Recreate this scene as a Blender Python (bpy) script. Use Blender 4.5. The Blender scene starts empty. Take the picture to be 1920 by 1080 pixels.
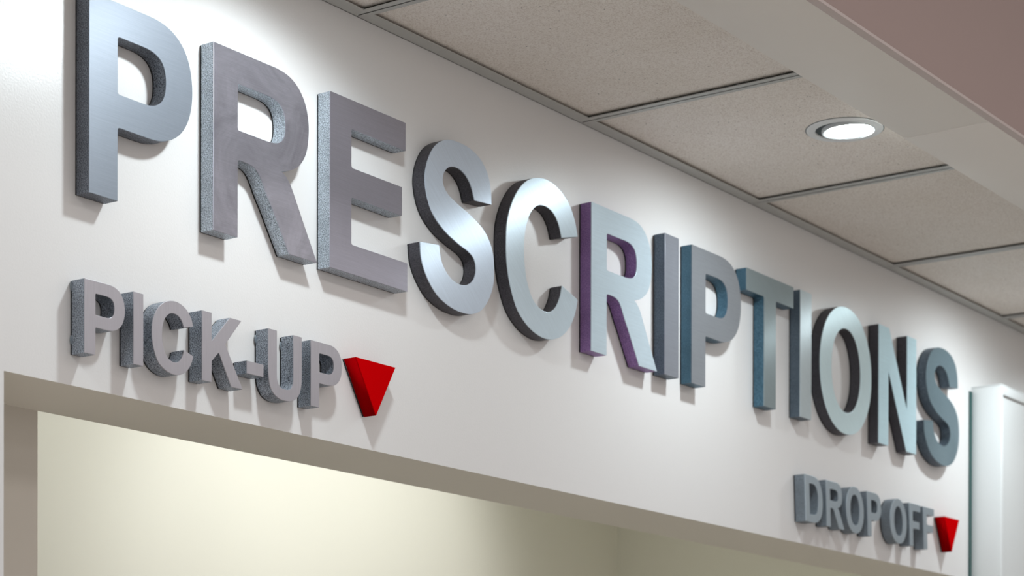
import bpy, bmesh, math, random
from mathutils import Vector, Matrix

random.seed(7)
S = 2.036            # metres per calibration unit (camera stands S metres in front of the sign wall)
ZC = 1.55            # height of the camera above the floor
PI = math.pi
scene = bpy.context.scene
COL = scene.collection

def U(x, y, z):      # calibration units -> metres
    return Vector((x * S, y * S, z * S + ZC))

# ------------------------------------------------------------------ tagging
def tag(o, label=None, cat=None, group=None, kind=None):
    if label: o['label'] = label
    if cat: o['category'] = cat
    if group: o['group'] = group
    if kind: o['kind'] = kind
    return o

def mesh_obj(name, bm, mat, parent=None, smooth=None):
    me = bpy.data.meshes.new(name)
    bmesh.ops.recalc_face_normals(bm, faces=bm.faces[:])
    if smooth is not None:
        for f in bm.faces: f.smooth = True
        for e in bm.edges:
            if len(e.link_faces) != 2 or e.calc_face_angle(9) > math.radians(smooth):
                e.smooth = False
    bm.to_mesh(me); bm.free()
    for m in (mat if isinstance(mat, (list, tuple)) else [mat]):
        me.materials.append(m)
    o = bpy.data.objects.new(name, me); COL.objects.link(o)
    if parent is not None: o.parent = parent
    return o

def box(bm, lo, hi, bev=0.0, mi=0):
    lo = Vector(lo); hi = Vector(hi)
    g = bmesh.ops.create_cube(bm, size=1.0)
    vs = g['verts']
    for v in vs:
        v.co = Vector([lo[i] + (v.co[i] + .5) * (hi[i] - lo[i]) for i in range(3)])
    fs = set(f for v in vs for f in v.link_faces)
    for f in fs: f.material_index = mi
    if bev > 0:
        es = list(set(e for v in vs for e in v.link_edges))
        bmesh.ops.bevel(bm, geom=es, offset=bev, segments=2, profile=.5, affect='EDGES')

def lathe(bm, prof, segs=64, cap=False):
    rings = []
    for r, z in prof:
        if r < 1e-6: rings.append([bm.verts.new((0, 0, z))])
        else: rings.append([bm.verts.new((r*math.cos(2*PI*k/segs), r*math.sin(2*PI*k/segs), z)) for k in range(segs)])
    for a, b in zip(rings, rings[1:]):
        for k in range(segs):
            k2 = (k+1) % segs
            if len(a) == 1: bm.faces.new((a[0], b[k], b[k2]))
            elif len(b) == 1: bm.faces.new((a[k], a[k2], b[0]))
            else: bm.faces.new((a[k], a[k2], b[k2], b[k]))

# ------------------------------------------------------------------ materials
def new_mat(name):
    m = bpy.data.materials.new(name); m.use_nodes = True
    nt = m.node_tree; nt.nodes.clear()
    out = nt.nodes.new('ShaderNodeOutputMaterial')
    b = nt.nodes.new('ShaderNodeBsdfPrincipled')
    nt.links.new(b.outputs[0], out.inputs[0])
    return m, nt, b

def coords(nt, scale=(1, 1, 1), rot=(0, 0, 0), kind='Object'):
    tc = nt.nodes.new('ShaderNodeTexCoord'); mp = nt.nodes.new('ShaderNodeMapping')
    mp.inputs['Scale'].default_value = scale; mp.inputs['Rotation'].default_value = rot
    nt.links.new(tc.outputs[kind], mp.inputs[0]); return mp.outputs[0]

def noise(nt, vec, scale, detail=2, rough=.5):
    n = nt.nodes.new('ShaderNodeTexNoise')
    n.inputs['Scale'].default_value = scale; n.inputs['Detail'].default_value = detail
    n.inputs['Roughness'].default_value = rough
    nt.links.new(vec, n.inputs['Vector']); return n.outputs[0]

def ramp(nt, fac, stops):
    r = nt.nodes.new('ShaderNodeValToRGB')
    while len(r.color_ramp.elements) < len(stops): r.color_ramp.elements.new(.5)
    for e, (p, c) in zip(r.color_ramp.elements, stops):
        e.position = p; e.color = (c, c, c, 1) if not isinstance(c, tuple) else (*c, 1)
    nt.links.new(fac, r.inputs[0]); return r.outputs[0]

def bump(nt, h, b, strength, dist):
    n = nt.nodes.new('ShaderNodeBump'); n.inputs['Strength'].default_value = strength
    n.inputs['Distance'].default_value = dist
    nt.links.new(h, n.inputs['Height']); nt.links.new(n.outputs[0], b.inputs['Normal'])

def paint(name, col, rough=.5, spec=.5, bscale=None, bdist=.0003, bstr=.4, var=0.0):
    m, nt, b = new_mat(name)
    b.inputs['Base Color'].default_value = (*col, 1)
    b.inputs['Roughness'].default_value = rough
    b.inputs['Specular IOR Level'].default_value = spec
    v = coords(nt)
    if var:
        n = noise(nt, v, 3.0, 4)
        c = ramp(nt, n, [(.3, tuple(x*(1-var) for x in col)), (.7, tuple(min(1, x*(1+var)) for x in col))])
        nt.links.new(c, b.inputs['Base Color'])
    if bscale: bump(nt, noise(nt, v, bscale, 3), b, bstr, bdist)
    return m

M_wall = paint('wall_paint', (.735, .72, .712), .31, .5, 340, .0005, .35)
M_inner = paint('cream_paint', (.80, .78, .67), .6, .3, 150, .0004, .2)
M_pier = paint('pier_paint', (.62, .575, .51), .6, .3, 150, .0004, .2)
M_soffit = paint('wall_paint_matte', (.83, .79, .72), .6, .3, 150, .0004, .2, .01)
M_bulk = paint('bulkhead_paint', (.85, .82, .775), .8, .15, 220, .0003, .2, .012)
M_bulkface = paint('bulkhead_face_paint', (.42, .32, .30), .6, .3, 220, .0003, .2)
M_bead = paint('corner_bead', (.62, .54, .52), .6, .2, None)
M_trim = paint('grid_metal', (.49, .495, .475), .38, .5, None)
M_floor = paint('floor_vinyl', (.60, .56, .52), .35, .4, None, var=.05)
M_shopwall = paint('shop_wall', (.62, .60, .58), .6, .3, None)
M_cab = paint('white_laminate', (.72, .74, .74), .35, .5, None)
M_gap_shade = paint('dark_green_gap_shade', (.012, .07, .065), .3, .5, None)  # shade of the gap beside the cabinet, put into the colour
M_black = paint('black_spacer', (.012, .012, .014), .5, .4, None)
M_glue = paint('grey_adhesive', (.16, .19, .22), .35, .5, None)

# ceiling tile: fine fissured mineral board with pin holes
def tile_mat():
    m, nt, b = new_mat('mineral_tile')
    v = coords(nt)
    n1 = noise(nt, v, 420, 3, .7); n2 = noise(nt, v, 6, 3)
    c1 = ramp(nt, n1, [(.34, (.66, .59, .53)), (.50, (.88, .83, .775)), (.70, (.94, .90, .86))])
    c2 = ramp(nt, n2, [(.3, (.95, .94, .92)), (.7, (1., 1., 1.))])
    mx = nt.nodes.new('ShaderNodeMix'); mx.data_type = 'RGBA'; mx.blend_type = 'MULTIPLY'
    mx.inputs[0].default_value = 1
    nt.links.new(c1, mx.inputs[6]); nt.links.new(c2, mx.inputs[7])
    vo = nt.nodes.new('ShaderNodeTexVoronoi'); vo.inputs['Scale'].default_value = 95
    nt.links.new(v, vo.inputs['Vector'])
    holes = ramp(nt, vo.outputs['Distance'], [(.085, .22), (.13, 1.0)])
    sel = nt.nodes.new('ShaderNodeSeparateColor'); nt.links.new(vo.outputs['Color'], sel.inputs[0])
    pick = ramp(nt, sel.outputs[0], [(.16, 0.0), (.17, 1.0)])
    mxh = nt.nodes.new('ShaderNodeMath'); mxh.operation = 'MAXIMUM'
    nt.links.new(holes, mxh.inputs[0]); nt.links.new(pick, mxh.inputs[1])
    mx2 = nt.nodes.new('ShaderNodeMix'); mx2.data_type = 'RGBA'; mx2.blend_type = 'MULTIPLY'
    mx2.inputs[0].default_value = 1
    nt.links.new(mx.outputs[2], mx2.inputs[6]); nt.links.new(mxh.outputs[0], mx2.inputs[7])
    nt.links.new(mx2.outputs[2], b.inputs['Base Color'])
    b.inputs['Roughness'].default_value = .9; b.inputs['Specular IOR Level'].default_value = .1
    bump(nt, n1, b, .4, .0006)
    return m
M_tile = tile_mat()

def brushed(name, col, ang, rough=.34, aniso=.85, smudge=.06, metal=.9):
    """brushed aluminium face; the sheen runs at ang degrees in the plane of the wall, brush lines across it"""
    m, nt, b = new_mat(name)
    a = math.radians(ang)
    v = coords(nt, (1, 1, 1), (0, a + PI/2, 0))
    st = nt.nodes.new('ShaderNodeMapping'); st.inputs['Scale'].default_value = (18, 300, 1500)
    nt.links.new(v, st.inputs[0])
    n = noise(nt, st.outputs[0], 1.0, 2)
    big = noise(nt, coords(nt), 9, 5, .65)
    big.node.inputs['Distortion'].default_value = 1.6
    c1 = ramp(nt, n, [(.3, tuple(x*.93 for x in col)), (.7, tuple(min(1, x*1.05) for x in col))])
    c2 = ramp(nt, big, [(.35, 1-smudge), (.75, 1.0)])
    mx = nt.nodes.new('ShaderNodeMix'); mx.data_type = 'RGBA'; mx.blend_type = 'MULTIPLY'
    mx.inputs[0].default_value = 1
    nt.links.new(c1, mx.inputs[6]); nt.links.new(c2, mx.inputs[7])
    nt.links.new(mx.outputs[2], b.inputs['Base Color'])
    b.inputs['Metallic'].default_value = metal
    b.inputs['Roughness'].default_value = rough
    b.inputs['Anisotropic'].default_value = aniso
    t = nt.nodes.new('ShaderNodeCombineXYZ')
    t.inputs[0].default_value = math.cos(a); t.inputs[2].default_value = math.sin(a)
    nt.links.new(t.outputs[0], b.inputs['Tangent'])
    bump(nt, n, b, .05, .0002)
    return m

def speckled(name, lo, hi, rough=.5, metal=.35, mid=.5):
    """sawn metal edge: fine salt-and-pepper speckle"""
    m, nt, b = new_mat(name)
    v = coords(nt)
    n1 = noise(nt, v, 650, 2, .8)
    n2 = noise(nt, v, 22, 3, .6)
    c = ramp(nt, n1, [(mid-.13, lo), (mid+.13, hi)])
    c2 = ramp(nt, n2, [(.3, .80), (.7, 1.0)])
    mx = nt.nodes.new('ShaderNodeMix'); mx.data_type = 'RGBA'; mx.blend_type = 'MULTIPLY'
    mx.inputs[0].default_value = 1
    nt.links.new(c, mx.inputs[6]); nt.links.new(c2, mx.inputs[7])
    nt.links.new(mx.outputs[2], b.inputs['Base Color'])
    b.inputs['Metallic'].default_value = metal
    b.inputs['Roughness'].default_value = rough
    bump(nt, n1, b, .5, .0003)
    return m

# ------------------------------------------------------------------ glyph outlines (cap height = 1)
def cat(pts):
    """Catmull-Rom through pts (open)"""
    out = []
    P = [pts[0]] + list(pts) + [pts[-1]]
    for i in range(1, len(P)-2):
        p0, p1, p2, p3 = [Vector(P[j][:2]) for j in (i-1, i, i+1, i+2)]
        def d(a, b): return max((b-a).length, 1e-6) ** .5
        t0 = 0; t1 = t0+d(p0, p1); t2 = t1+d(p1, p2); t3 = t2+d(p2, p3)
        n = 8
        for k in range(n):
            t = t1+(t2-t1)*k/n
            A1 = p1 if i == 1 else (t1-t)/(t1-t0)*p0+(t-t0)/(t1-t0)*p1
            A2 = (t2-t)/(t2-t1)*p1+(t-t1)/(t2-t1)*p2
            A3 = p2 if i == len(P)-3 else (t3-t)/(t3-t2)*p2+(t-t2)/(t3-t2)*p3
            B1 = A2 if i == 1 else (t2-t)/(t2-t0)*A1+(t-t0)/(t2-t0)*A2
            B2 = A2 if i == len(P)-3 else (t3-t)/(t3-t1)*A2+(t-t1)/(t3-t1)*A3
            C_ = (t2-t)/(t2-t1)*B1+(t-t1)/(t2-t1)*B2
            out.append(C_)
    out.append(Vector(pts[-1][:2]))
    return out

def path(cmds):
    """('L',(x,y)...) straight, ('B',c1,c2,p) bezier, ('S',pts...) spline from the current point"""
    out = [Vector(cmds[0])]
    for c in cmds[1:]:
        if c[0] == 'L':
            for p in c[1:]: out.append(Vector(p))
        elif c[0] == 'B':
            p0 = out[-1]; c1, c2, p = [Vector(q) for q in c[1:]]
            for k in range(1, 17):
                t = k/16; out.append(p0*(1-t)**3+3*c1*t*(1-t)**2+3*c2*t*t*(1-t)+p*t**3)
        elif c[0] == 'S':
            out += cat([tuple(out[-1])]+list(c[1:]))[1:]
    if (out[0]-out[-1]).length < 1e-5: out.pop()
    return out

def area(p): return .5*sum(a.x*b.y-b.x*a.y for a, b in zip(p, p[1:]+p[:1]))

def rounded(p, hole=False, r=.016):
    """soften concave corners as a router bit does"""
    if area(p) < 0: p = p[::-1]
    out = []
    n = len(p)
    for i in range(n):
        a, b, c = p[i-1], p[i], p[(i+1) % n]
        u = (b-a); w = (c-b)
        if u.length < 1e-6 or w.length < 1e-6: continue
        turn = math.atan2(u.x*w.y-u.y*w.x, u.dot(w))
        conc = (turn > 0) if hole else (turn < 0)
        if abs(turn) > math.radians(28) and conc:
            rr = min(r, u.length*.45, w.length*.45)
            s = b-u.normalized()*rr; e = b+w.normalized()*rr
            for k in range(5):
                t = k/4; out.append(s*(1-t)**2+2*b*t*(1-t)+e*t*t)
        else: out.append(b)
    return out

def ell(cx, cy, rx, ry, n=72, e=2.0):
    o = []
    for k in range(n):
        t = 2*PI*k/n; c, s = math.cos(t), math.sin(t)
        o.append(Vector((cx+rx*math.copysign(abs(c)**(2/e), c), cy+ry*math.copysign(abs(s)**(2/e), s))))
    return o

def P_(w=.735):
    k = w-.735
    outer = path([(0, 0), ('L', (.195, 0), (.195, .372), (.42+k, .372)),
                  ('B', (.62+k, .372), (.735+k, .50), (.735+k, .69)),
                  ('B', (.735+k, .89), (.63+k, 1.0), (.42+k, 1.0)), ('L', (0, 1.0))])
    inner = path([(.195, .54), ('L', (.38+k, .54)), ('B', (.50+k, .54), (.54+k, .60), (.54+k, .69)),
                  ('B', (.54+k, .79), (.49+k, .83), (.37+k, .83)), ('L', (.195, .83))])
    return [outer, inner]

def R_():
    outer = path([(0, 0), ('L', (.190, 0), (.190, .418), (.25, .418)),
                  ('S', (.306, .413), (.345, .397), (.380, .360), (.42, .295), (.47, .225)),
                  ('L', (.614, 0), (.848, 0)),
                  ('S', (.74, .183), (.675, .295), (.625, .378), (.588, .418), (.545, .443)),
                  ('S', (.62, .465), (.70, .515), (.752, .59), (.775, .70), (.768, .80), (.735, .885), (.675, .95), (.60, .986), (.50, 1.0), (.45, 1.0)),
                  ('L', (0, 1.0))])
    inner = path([(.190, .578), ('L', (.42, .578)), ('B', (.55, .578), (.58, .62), (.58, .70)),
                  ('B', (.58, .80), (.53, .83), (.42, .83)), ('L', (.190, .83))])
    return [outer, inner]

def E_():
    return [path([(0, 0), ('L', (.715, 0), (.715, .168), (.19, .168), (.19, .441), (.662, .441), (.662, .610), (.19, .610),
                           (.19, .834), (.697, .834), (.697, 1.0), (0, 1.0))])]

def F_():
    return [path([(0, 0), ('L', (.195, 0), (.195, .425), (.55, .425), (.55, .59), (.195, .59),
                           (.195, .834), (.62, .834), (.62, 1.0), (0, 1.0))])]

def S_():
    return [path([(.692, .715),
        ('S', (.685, .80), (.652, .895), (.575, .970), (.46, 1.010), (.34, 1.018), (.22, 1.003), (.115, .945), (.045, .855), (.008, .745), (.018, .640),
              (.076, .530), (.188, .450), (.340, .395), (.455, .365), (.510, .332), (.528, .280), (.508, .215), (.445, .165), (.345, .149), (.245, .179), (.175, .247), (.146, .345)),
        ('L', (-.042, .325)),
        ('S', (-.028, .225), (.025, .130), (.125, .042), (.250, -.005), (.375, -.020), (.490, -.010), (.590, .035), (.672, .125), (.715, .225), (.722, .331), (.698, .439), (.620, .530),
              (.486, .593), (.315, .645), (.225, .682), (.185, .730), (.190, .785), (.235, .835), (.315, .858), (.400, .842), (.468, .790), (.512, .700)),
        ])]

def C_():
    return [path([(.825, .728),
        ('S', (.785, .835), (.715, .925), (.62, .985), (.50, 1.017), (.38, 1.013), (.26, .975), (.155, .900), (.065, .780), (.012, .650), (0, .515), (.012, .37), (.055, .235),
              (.135, .105), (.260, .022), (.40, -.015), (.52, -.010), (.64, .035), (.735, .115), (.795, .210), (.827, .308)),
        ('L', (.640, .365)),
        ('S', (.615, .285), (.555, .200), (.475, .160), (.385, .165), (.300, .210), (.235, .310), (.205, .430), (.199, .530), (.215, .640), (.265, .752), (.345, .823), (.435, .843), (.53, .822), (.598, .762), (.636, .680)),
        ])]

def T_():
    return [path([(.279, 0), ('L', (.468, 0), (.468, .834), (.754, .834), (.754, 1.0), (0, 1.0), (0, .834), (.279, .834))])]

def I_(w=.19): return [path([(0, 0), ('L', (w, 0), (w, 1.0), (0, 1.0))])]

def N_():
    return [path([(0, 0), ('L', (.188, 0), (.188, .640), (.556, 0), (.748, 0), (.748, 1.0), (.562, 1.0), (.562, .352), (.200, 1.0), (0, 1.0))])]

def O_(w=.938):
    return [ell(w/2, .5, w/2, .518, 80, 2.1), ell(w/2, .5, w/2-.203, .343, 80, 2.12)]

def D_():
    outer = path([(0, 0), ('L', (.36, 0)), ('B', (.68, 0), (.81, .20), (.81, .50)), ('B', (.81, .80), (.68, 1.0), (.36, 1.0)), ('L', (0, 1.0))])
    inner = path([(.195, .168), ('L', (.34, .168)), ('B', (.54, .168), (.605, .29), (.605, .50)), ('B', (.605, .71), (.54, .832), (.34, .832)), ('L', (.195, .832))])
    return [outer, inner]

def U_():
    return [path([(0, 1.0), ('L', (0, .40)), ('S', (.008, .27), (.05, .14), (.13, .045), (.25, -.008), (.378, -.020), (.506, -.008), (.626, .045), (.706, .14), (.748, .27), (.756, .40)),
                  ('L', (.756, 1.0), (.566, 1.0), (.566, .38)), ('S', (.556, .26), (.500, .175), (.378, .150), (.256, .175), (.200, .26), (.190, .38)), ('L', (.190, 1.0))])]

def K_():
    return [path([(0, 0), ('L', (.195, 0), (.195, .300), (.345, .455), (.617, 0), (.854, 0), (.480, .595), (.826, 1.0), (.581, 1.0), (.195, .590), (.195, 1.0), (0, 1.0))])]

def H_(): return [path([(0, .255), ('L', (.365, .255), (.365, .440), (0, .440))])]

def TRI(): return [path([(0, 1.0), ('L', (.525, 0), (1.2, 1.0))])]

def slab(name, loops, y0, y1, mat, parent, bevel=0.0, smooth=26):
    """solid plate between y0 (front) and y1 (back), outline in metres in x,z"""
    cu = bpy.data.curves.new(name, 'CURVE'); cu.dimensions = '2D'; cu.fill_mode = 'BOTH'
    cu.extrude = abs(y1-y0)/2-bevel; cu.bevel_depth = bevel; cu.bevel_resolution = 1; cu.offset = -bevel
    for lp in loops:
        sp = cu.splines.new('POLY'); sp.points.add(len(lp)-1)
        for pt, q in zip(sp.points, lp): pt.co = (q.x, q.y, 0, 1)
        sp.use_cyclic_u = True
    tmp = bpy.data.objects.new('tmp', cu); COL.objects.link(tmp)
    dg = bpy.context.evaluated_depsgraph_get(); dg.update()
    me0 = bpy.data.meshes.new_from_object(tmp.evaluated_get(dg))
    bm = bmesh.new(); bm.from_mesh(me0)
    bpy.data.objects.remove(tmp); bpy.data.curves.remove(cu); bpy.data.meshes.remove(me0)
    bmesh.ops.remove_doubles(bm, verts=bm.verts[:], dist=1e-6)
    ym = (y0+y1)/2
    for v in bm.verts: v.co = Vector((v.co.x, ym-v.co.z, v.co.y))
    o = mesh_obj(name, bm, mat, parent, smooth)
    for p in o.data.polygons:
        if abs(p.normal.y) > .99: p.use_smooth = False
    return o

def glyph(loops, h, shear=0.0, r=.016):
    res = []
    for i, lp in enumerate(loops):
        q = rounded(list(lp), hole=i > 0, r=r)
        res.append([Vector(((v.x - shear*v.y)*h, v.y*h)) for v in q])
    return res

D_BIG = .01275*S; GAP = .0015*S
def letter(name, loops, x, zb, h, face, body, label, cat_, group, depth=D_BIG, shear=0.0, skin=.0016, glue=None):
    root = bpy.data.objects.new(name, None); COL.objects.link(root)
    root.location = U(x, 0, zb); root.empty_display_size = .05
    tag(root, label, cat_, group)
    g = glyph(loops, h*S, shear)
    yf = -depth
    slab('face_plate', g, yf, yf+skin, face, root, .00025)
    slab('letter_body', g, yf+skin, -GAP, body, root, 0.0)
    # black stand-off pad between the letter and the wall, set back from the outline
    gs = []
    for i, lp in enumerate(g):
        n = len(lp); q = []
        for k in range(n):
            a, b, c = lp[k-1], lp[k], lp[(k+1) % n]
            d1 = (b-a); d2 = (c-b)
            if d1.length < 1e-7 or d2.length < 1e-7: continue
            n1 = Vector((-d1.y, d1.x)).normalized(); n2 = Vector((-d2.y, d2.x)).normalized()
            m_ = (n1+n2); m_ = m_.normalized() if m_.length > .2 else n1
            q.append(b+m_*(.0006 if i == 0 else -.0006))
        gs.append(q)
    slab('mounting_pad', gs, -GAP, -.0001, M_black, root, 0.0)
    if glue:
        for gx, gz in glue:
            bm = bmesh.new(); bmesh.ops.create_uvsphere(bm, u_segments=16, v_segments=10, radius=.0032)
            for v in bm.verts: v.co = Vector((v.co.x*.7+gx*h*S, v.co.y*.55-.0022, v.co.z*1.9+gz*h*S))
            mesh_obj('glue_blob', bm, M_glue, root, 60)
    return root

# --- materials for the letters
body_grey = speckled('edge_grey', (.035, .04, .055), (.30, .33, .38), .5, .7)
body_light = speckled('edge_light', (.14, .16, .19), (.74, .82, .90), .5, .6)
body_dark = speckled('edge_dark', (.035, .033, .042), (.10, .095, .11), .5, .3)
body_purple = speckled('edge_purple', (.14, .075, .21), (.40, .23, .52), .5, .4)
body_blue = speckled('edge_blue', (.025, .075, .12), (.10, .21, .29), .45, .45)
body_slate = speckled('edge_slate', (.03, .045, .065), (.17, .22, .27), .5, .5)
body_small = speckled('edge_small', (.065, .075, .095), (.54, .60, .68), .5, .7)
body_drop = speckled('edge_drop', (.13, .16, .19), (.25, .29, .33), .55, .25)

BG = 'large brushed metal letters spelling PRESCRIPTIONS'
ZB, HB = .38294, .1255
big = [
 # kind, x, dz, face colour, brush angle, body, label
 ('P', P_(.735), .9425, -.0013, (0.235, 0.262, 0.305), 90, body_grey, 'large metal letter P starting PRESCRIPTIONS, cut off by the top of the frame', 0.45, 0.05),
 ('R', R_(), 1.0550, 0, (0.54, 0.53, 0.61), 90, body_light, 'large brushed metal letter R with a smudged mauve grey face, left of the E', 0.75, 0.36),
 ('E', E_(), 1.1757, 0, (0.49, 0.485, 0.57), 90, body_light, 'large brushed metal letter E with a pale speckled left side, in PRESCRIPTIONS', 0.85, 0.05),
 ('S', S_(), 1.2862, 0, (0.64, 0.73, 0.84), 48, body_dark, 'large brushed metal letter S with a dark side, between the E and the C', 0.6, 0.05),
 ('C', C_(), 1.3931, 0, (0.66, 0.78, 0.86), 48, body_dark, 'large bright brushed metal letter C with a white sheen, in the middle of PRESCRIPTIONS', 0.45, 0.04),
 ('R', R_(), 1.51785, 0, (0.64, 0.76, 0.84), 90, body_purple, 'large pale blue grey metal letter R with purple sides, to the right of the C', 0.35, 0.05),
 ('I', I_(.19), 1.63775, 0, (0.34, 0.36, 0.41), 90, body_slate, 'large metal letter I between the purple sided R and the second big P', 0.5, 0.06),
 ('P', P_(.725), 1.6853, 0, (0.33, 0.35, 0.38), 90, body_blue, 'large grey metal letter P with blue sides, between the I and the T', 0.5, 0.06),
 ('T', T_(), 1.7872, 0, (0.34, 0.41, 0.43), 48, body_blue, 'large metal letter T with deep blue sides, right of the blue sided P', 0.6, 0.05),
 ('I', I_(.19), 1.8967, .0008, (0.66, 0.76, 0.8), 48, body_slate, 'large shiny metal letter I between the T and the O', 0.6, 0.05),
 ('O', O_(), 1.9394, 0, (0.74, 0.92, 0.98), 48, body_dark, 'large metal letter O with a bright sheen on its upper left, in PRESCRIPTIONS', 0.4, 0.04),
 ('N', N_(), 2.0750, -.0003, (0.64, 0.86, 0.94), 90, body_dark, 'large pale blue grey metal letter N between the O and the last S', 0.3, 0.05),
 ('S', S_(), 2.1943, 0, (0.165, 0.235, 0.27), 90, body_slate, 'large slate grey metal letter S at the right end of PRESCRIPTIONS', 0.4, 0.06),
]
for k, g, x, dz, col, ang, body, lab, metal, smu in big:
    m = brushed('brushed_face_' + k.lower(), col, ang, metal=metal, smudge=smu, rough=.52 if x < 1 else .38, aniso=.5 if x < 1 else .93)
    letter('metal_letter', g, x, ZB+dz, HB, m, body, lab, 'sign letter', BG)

SG = 'small metal letters spelling PICK-UP'
face_small = brushed('satin_face', (.50, .485, .525), 0, .42, .4, .02)
Z2, H2, D2 = .28085, .0463, .01307*S
small = [
 ('P', P_(.745), .9386, [(0, .93), (0, .2)], 'small grey metal letter P at the left end of PICK-UP, above the counter opening'),
 ('I', I_(.188), .9808, None, 'small grey metal letter I in PICK-UP, between its first P and the C'),
 ('C', C_(), .9973, None, 'small grey metal letter C in PICK-UP'),
 ('K', K_(), 1.0441, None, 'small grey metal letter K in PICK-UP, before the hyphen'),
 ('hyphen', H_(), 1.0879, None, 'small grey metal hyphen bar between the K and the U of PICK-UP'),
 ('U', U_(), 1.1098, [(0, .87), (.57, .87)], 'small grey metal letter U in PICK-UP, right of the hyphen'),
 ('P', P_(.735), 1.1547, None, 'small grey metal letter P ending PICK-UP, beside the large red triangle'),
]
for k, g, x, gl, lab in small:
    letter('metal_letter', g, x, Z2, H2, face_small, body_small, lab, 'sign letter', SG, depth=D2, shear=-.0, glue=gl)

DG = 'small metal letters spelling DROP OFF'
face_drop = brushed('satin_face_blue', (.55, .65, .72), 0, .42, .4, .02)
sh = .062
drop = [
 ('D', D_(), 1.9093, 'small slate grey metal letter D starting DROP OFF'),
 ('R', R_(), 1.9550, 'small slate grey metal letter R in DROP OFF'),
 ('O', O_(.88), 2.0000, 'small slate grey metal letter O in DROP, between the R and the P'),
 ('P', P_(.72), 2.0496, 'small slate grey metal letter P ending the word DROP'),
 ('O', O_(.88), 2.1055, 'small slate grey metal letter O starting the word OFF'),
 ('F', F_(), 2.1535, 'small slate grey metal letter F in the middle of OFF'),
 ('F', F_(), 2.1900, 'small slate grey metal letter F ending DROP OFF, beside the small red triangle'),
]
for k, g, x, lab in drop:
    letter('metal_letter', g, x, .2819, .0462, face_drop, body_drop, lab, 'sign letter', DG, depth=D2, shear=sh)

# red arrows
M_red = paint('red_face', (.52, .0005, .002), .7, .0, 300, .0002, .2)
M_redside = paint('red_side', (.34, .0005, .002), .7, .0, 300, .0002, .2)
TG = 'red downward triangles on the sign wall'
def tri(x, zb, h, ang, w, lab):
    loops = [path([(0, 1.0), ('L', (ang, 0), (w, 1.0))])]
    r = letter('red_triangle', loops, x, zb, h, M_red, M_redside, lab, 'arrow sign', TG, depth=D2)
tri(1.2045, .2848, .0389, .0236/.0389, .0464/.0389, 'large red downward triangle after PICK-UP, above the bright opening')
tri(2.2440, .2857, .0379, .0205/.0379, .0412/.0379, 'small looking red downward triangle after DROP OFF, near the white cabinet')

# ------------------------------------------------------------------ room shell
H = .5776
ZO = .26194; T = .08346
X0, X1 = -.6, 4.2
floor_z = -ZC/S
def struct(name, bm, mat, smooth=None):
    return tag(mesh_obj(name, bm, mat, None, smooth), kind='structure')
def ub(bm, lo, hi, bev=0, mi=0): box(bm, U(*lo), U(*hi), bev, mi)

# sign wall, 17 cm thick, with the long counter opening
bm = bmesh.new()
XJ, XE = .8846, 2.3335
def quad(bm, pts, mi=0):
    f = bm.faces.new([bm.verts.new(U(*p)) for p in pts]); f.material_index = mi; return f
zt = H+.12; zcnt = -.22
# front skin is one box per region, soffit lining separate so the reveal keeps its own matt paint
ub(bm, (X0, 0, ZO), (X1, T, zt))
ub(bm, (X0, 0, floor_z), (XJ, T, ZO))
ub(bm, (XE, 0, floor_z), (X1, T, ZO))
ub(bm, (XJ, 0, floor_z), (XE, T, zcnt))
bmesh.ops.remove_doubles(bm, verts=bm.verts[:], dist=1e-5)
for f in bm.faces:
    c = f.calc_center_median(); nz = f.normal
    if abs(f.normal.y) < .5 or c.y > .01: f.material_index = 1
struct('wall_front', bm, [M_wall, M_soffit])

# piers behind the opening
bm = bmesh.new()
ub(bm, (XJ-.2, T, floor_z), (.9878, T+.06, H+.1))
struct('wall_inner_left', bm, M_pier)
# the passage behind the opening ends at a side wall, built below
# back room
YB = T+.42
bm = bmesh.new(); ub(bm, (.3, YB, floor_z), (3.6, YB+.05, H+.1)); struct('wall_back_room', bm, M_inner)
bm = bmesh.new(); ub(bm, (.25, T+.06, floor_z), (.3, YB, H+.1)); struct('wall_back_room_left', bm, M_inner)
bm = bmesh.new(); ub(bm, (2.374, T, floor_z), (2.43, YB, H+.1)); struct('wall_back_room_right', bm, M_inner)
bm = bmesh.new(); ub(bm, (.2, T, H+.1), (3.6, YB+.05, H+.12)); struct('ceiling_back_room', bm, M_inner)

# floor
bm = bmesh.new(); ub(bm, (X0-1.5, -3.5, floor_z-.03), (X1+.5, YB+.1, floor_z)); struct('floor', bm, M_floor)

# ceiling grid
FL = .01266         # flange of the wall angle
TEE0, PITCH, TW = 1.5130, .29935, .0117
YB1 = -.2350        # wall side edge of the bulkhead
bm = bmesh.new()
gz = H+.0030
xs = [TEE0+PITCH*k for k in range(-7, 9)]
for a, b in zip(xs, xs[1:]):
    x0 = a+TW*.30; x1 = b+TW*.70-.0
    ub(bm, (x0, YB1-.02, gz), (x1, -.0035, gz+.009))
# slab above the grid
ub(bm, (X0, YB1-.01, gz+.05), (X1, 0, gz+.06))
struct('ceiling', bm, M_tile)
bm = bmesh.new()
ub(bm, (X0, -FL, H), (X1, 0, H+.0006)); ub(bm, (X0, -.0006, H), (X1, 0, H+.014))
struct('trim_1', bm, M_trim)
for i, a in enumerate(xs[3:], 2):
    bm = bmesh.new()
    ub(bm, (a, YB1-.01, H), (a+TW, -FL, H+.0006))
    ub(bm, (a+TW*.45, YB1-.01, H), (a+TW*.55, -FL*.2, H+.018))
    struct('trim_%d' % i, bm, M_trim)

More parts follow.
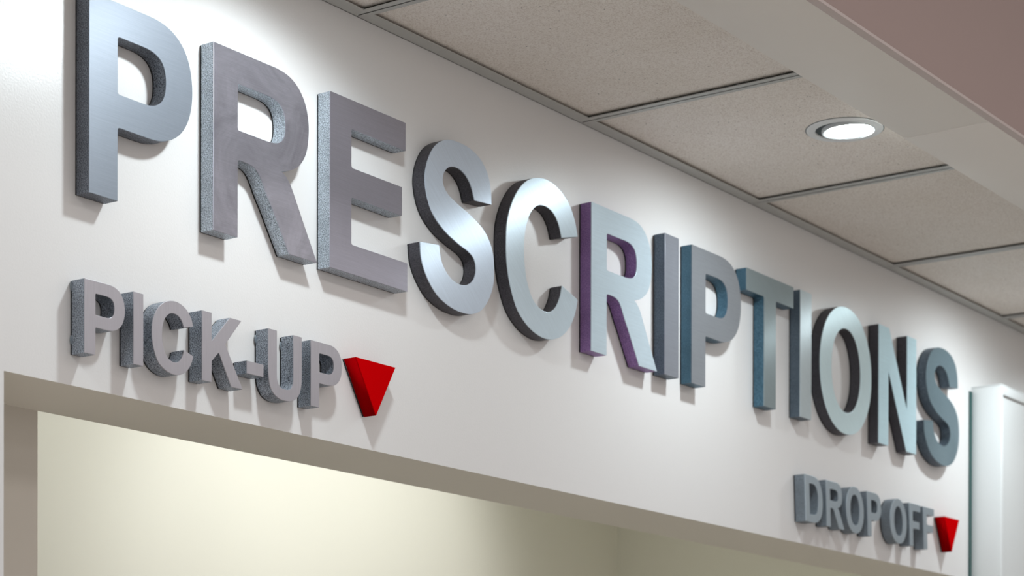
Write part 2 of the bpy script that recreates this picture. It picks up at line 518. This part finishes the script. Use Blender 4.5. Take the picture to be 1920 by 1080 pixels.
# bulkhead: level underside plus tall face towards the shop; two boards with a faint joint
HB_ = H-.02; YB2 = -.3105
bm = bmesh.new()
xs_ = 1.655
for a, b, dz in ((X0, xs_, 0), (xs_, X1, -.0006)):
    ub(bm, (a, YB2, HB_+dz), (b, YB1, H+.09), .0012)
struct('ceiling_bulkhead', bm, M_bulk, 30)
bm = bmesh.new()
ub(bm, (X0, YB2-.006, HB_+.0022), (X1, YB2-.0002, H+.36))
struct('wall_bulkhead_face', bm, M_bulkface)
bm = bmesh.new()
ub(bm, (X0, YB2-.0068, HB_-.0001), (X1, YB2+.0003, HB_+.0024), .0006)
struct('trim_20', bm, M_bead, 30)
bm = bmesh.new(); ub(bm, (X0-1.5, -3.5, H+.36), (X1+.5, YB2, H+.38)); struct('ceiling_shop', bm, M_shopwall)
bm = bmesh.new(); ub(bm, (X1, -3.5, floor_z), (X1+.05, T, H+.38)); struct('wall_right', bm, M_shopwall)

# white cabinet at the right end of the sign wall
CX, CY, CZ = 2.3483, -.0374, .4864
root = bpy.data.objects.new('wall_cabinet', None); COL.objects.link(root); root.location = U(CX, 0, floor_z)
tag(root, 'tall white cabinet with a recessed front panel at the right edge of the sign wall', 'cabinet')
def loc(bm):
    for v in bm.verts: v.co -= U(CX, 0, floor_z)
    return bm
bm = bmesh.new()
W = .30
ub(bm, (CX+.0002, CY+.004, floor_z), (CX+W-.0002, -.0002, CZ-.0012))
mesh_obj('carcass', loc(bm), M_cab, root)
bm = bmesh.new()
st = .0062; rl = .0105
ub(bm, (CX, CY, floor_z), (CX+st, CY+.0375, CZ-.001), .0022)
ub(bm, (CX+W-st, CY, floor_z), (CX+W, CY+.006, CZ-.001), .0022)
ub(bm, (CX+st*.6, CY+.0003, CZ-rl-.001), (CX+W-st*.6, CY+.006, CZ-.001), .0006)
mesh_obj('face_frame', loc(bm), M_cab, root, 40)
bm = bmesh.new(); ub(bm, (CX+st, CY+.0036, floor_z+.04), (CX+W-st, CY+.0042, CZ-rl-.0022)); mesh_obj('front_panel', loc(bm), M_cab, root)
bm = bmesh.new(); ub(bm, (CX-.0004, CY-.0003, CZ-.0012), (CX+W+.0004, -.0002, CZ), .0008)
mesh_obj('top_cap', loc(bm), M_cab, root, 40)
# dark green strip, painting in the shadow gap between wall and cabinet
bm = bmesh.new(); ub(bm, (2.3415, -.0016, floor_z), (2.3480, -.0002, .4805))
tag(mesh_obj('shadow_gap_strip', bm, M_gap_shade), 'thin dark green vertical strip standing for the shadow gap between the sign wall and the white cabinet', 'shadow gap strip')

# ------------------------------------------------------------------ downlights
M_ring = paint('white_trim_ring', (.80, .82, .82), .35, .5, None)
M_gimb = paint('gimbal_metal', (.62, .65, .66), .25, .5, None)
M_can = paint('dark_gap', (.06, .08, .085), .5, .3, None)
m, nt, b = new_mat('lamp_lens')
b.inputs['Base Color'].default_value = (.9, .95, 1, 1)
b.inputs['Emission Color'].default_value = (.86, .97, 1.0, 1)
b.inputs['Emission Strength'].default_value = 85.0
M_lens = m

LY = -.174
LAMP_W = 15.5
def downlight(x, label, r=.0330*S, spread=148, blend=1.0, power=.76):
    root = bpy.data.objects.new('recessed_downlight', None); COL.objects.link(root)
    root.location = U(x+.0075, LY+.002, H+.0030)
    tag(root, label, 'ceiling light', 'recessed gimbal downlights in the tile ceiling')
    bm = bmesh.new()
    lathe(bm, [(r, -.0004), (r*.985, -.0022), (r*.90, -.0034), (r*.77, -.0030), (r*.755, -.0014), (r*.755, .012)])
    mesh_obj('trim_ring', bm, M_ring, root, 40)
    bm = bmesh.new()
    lathe(bm, [(r*1.018, -.0001), (r*1.018, -.0006), (r*.99, -.0006)])
    mesh_obj('ring_shadow_line', bm, M_can, root, 40)  # thin dark rim added as the shadow line around the trim ring
    bm = bmesh.new()
    lathe(bm, [(r*.758, -.0004), (r*.70, -.0006), (0, -.0006)])
    mesh_obj('can', bm, M_can, root, 40)
    rx = math.radians(-14)       # head leans so that the beam turns to the wall
    rot = Matrix.Translation((.003, -.0065, .001)) @ Matrix.Rotation(math.radians(-1.5), 4, 'X') @ Matrix.Rotation(math.radians(-3), 4, 'Y')
    bm = bmesh.new()
    lathe(bm, [(r*.70, .006), (r*.715, -.0035), (r*.70, -.0060), (r*.665, -.0060), (r*.62, -.0040), (r*.57, -.0036)])
    bm.transform(rot)
    g = mesh_obj('gimbal', bm, M_gimb, root, 40)
    bm = bmesh.new()
    lathe(bm, [(r*.585, -.0040), (r*.45, -.0050), (0, -.0056)])
    bm.transform(rot)
    mesh_obj('lens', bm, M_lens, g, 60)
    ld = bpy.data.lights.new('downlight_beam', 'SPOT')
    ld.energy = LAMP_W; ld.color = (.86, .955, 1.0)
    ld.spot_size = math.radians(spread); ld.spot_blend = blend; ld.energy = LAMP_W*power
    ld.shadow_soft_size = .032
    lo = bpy.data.objects.new('lamp_beam', ld); COL.objects.link(lo)
    lo.parent = root
    lo.location = (0, .002, -.012)
    lo.rotation_euler = (math.radians(20), 0, 0)
    return root
downlight(1.664, 'white recessed downlight glowing in the tile ceiling beside the bulkhead')
for x, lab in ((1.664-2*PITCH, 'recessed downlight beyond the top of the picture, above the first R and E'),
               (1.664+2*PITCH, 'recessed downlight beyond the right of the picture, above the last S'),
               (1.664-4*PITCH, 'recessed downlight beyond the top left of the picture'),
               (1.664+4*PITCH, 'recessed downlight beyond the cabinet on the right')):
    if x < 1.2: downlight(x, lab, spread=136, blend=.42, power=.70)
    else: downlight(x, lab)

def area_light(name, loc_, rot, size, energy, color):
    l = bpy.data.lights.new(name, 'AREA'); l.shape = 'DISK'; l.size = size; l.energy = energy; l.color = color
    o = bpy.data.objects.new(name, l); COL.objects.link(o); o.location = loc_; o.rotation_euler = rot; return o
# lamp of the back room, washing the left part of its wall
l = bpy.data.lights.new('back_room_light', 'SPOT'); l.energy = 16.5; l.color = (.95, .98, 1.0)
l.spot_size = math.radians(104); l.spot_blend = .55; l.shadow_soft_size = .08
o = bpy.data.objects.new('back_room_light', l); COL.objects.link(o)
o.location = U(1.79, T+.10, H-.14)
o.rotation_euler = (Vector(U(1.78, YB, .30))-o.location).to_track_quat('-Z', 'Y').to_euler()
l_fill_left = l.copy(); l_fill_left.energy = 8  # added fill spot, brightens the left of the back wall
o = bpy.data.objects.new('back_room_light', l_fill_left); COL.objects.link(o)
o.location = U(1.42, T+.10, H-.14)
o.rotation_euler = (Vector(U(1.42, YB, .30))-o.location).to_track_quat('-Z', 'Y').to_euler()
l_fill_right = l.copy(); l_fill_right.energy = 3.2; l_fill_right.shadow_soft_size = .12; l_fill_right.spot_size = math.radians(150); l_fill_right.spot_blend = 1.0  # added fill spot, lifts the side wall on the right
o = bpy.data.objects.new('back_room_light', l_fill_right); COL.objects.link(o)
o.location = U(2.0, T+.14, H+.02)
o.rotation_euler = (Vector(U(2.25, T+.26, .15))-o.location).to_track_quat('-Z', 'Y').to_euler()
# unseen area lights added in front of the sign wall, filling by floor bounce
for i in range(3):
    for j in range(2):
        l = bpy.data.lights.new('shop_fill_light', 'AREA'); l.shape = 'RECTANGLE'; l.size = 1.2; l.size_y = .6
        l.energy = 9; l.color = (1.0, .96, .94)
        o = bpy.data.objects.new('shop_fill_light', l); COL.objects.link(o)
        o.location = U(.1+1.25*i, -1.15-1.1*j, H+.355)

# ------------------------------------------------------------------ world: the rest of the lit shop
w = bpy.data.worlds.new('shop'); scene.world = w; w.use_nodes = True
bg = w.node_tree.nodes['Background']
bg.inputs[0].default_value = (.90, .87, .865, 1); bg.inputs[1].default_value = .72

# ------------------------------------------------------------------ camera
yaw, pitch, roll = .957512, -.0044186, .0019557
fpx, sy = 4013.715, 984.908
fwd = Vector((math.sin(yaw)*math.cos(pitch), math.cos(yaw)*math.cos(pitch), math.sin(pitch)))
right = Vector((math.cos(yaw), -math.sin(yaw), 0)); up = right.cross(fwd)
r_ = right*math.cos(roll)+up*math.sin(roll); u_ = -right*math.sin(roll)+up*math.cos(roll)
cd = bpy.data.cameras.new('camera'); cam = bpy.data.objects.new('camera', cd); COL.objects.link(cam)
mw = Matrix((( r_.x, u_.x, -fwd.x, 0), (r_.y, u_.y, -fwd.y, -S), (r_.z, u_.z, -fwd.z, ZC), (0, 0, 0, 1)))
cam.matrix_world = mw
cd.sensor_width = 36; cd.lens = fpx/1920*36; cd.shift_y = sy/1920
cd.clip_start = .05; cd.clip_end = 60
cd.dof.use_dof = True; cd.dof.focus_distance = 3.05; cd.dof.aperture_fstop = 8.0
scene.camera = cam

vs = scene.view_settings
vs.view_transform = 'Standard'; vs.look = 'None'; vs.gamma = 1; vs.use_curve_mapping = False
vs.exposure = 0.2
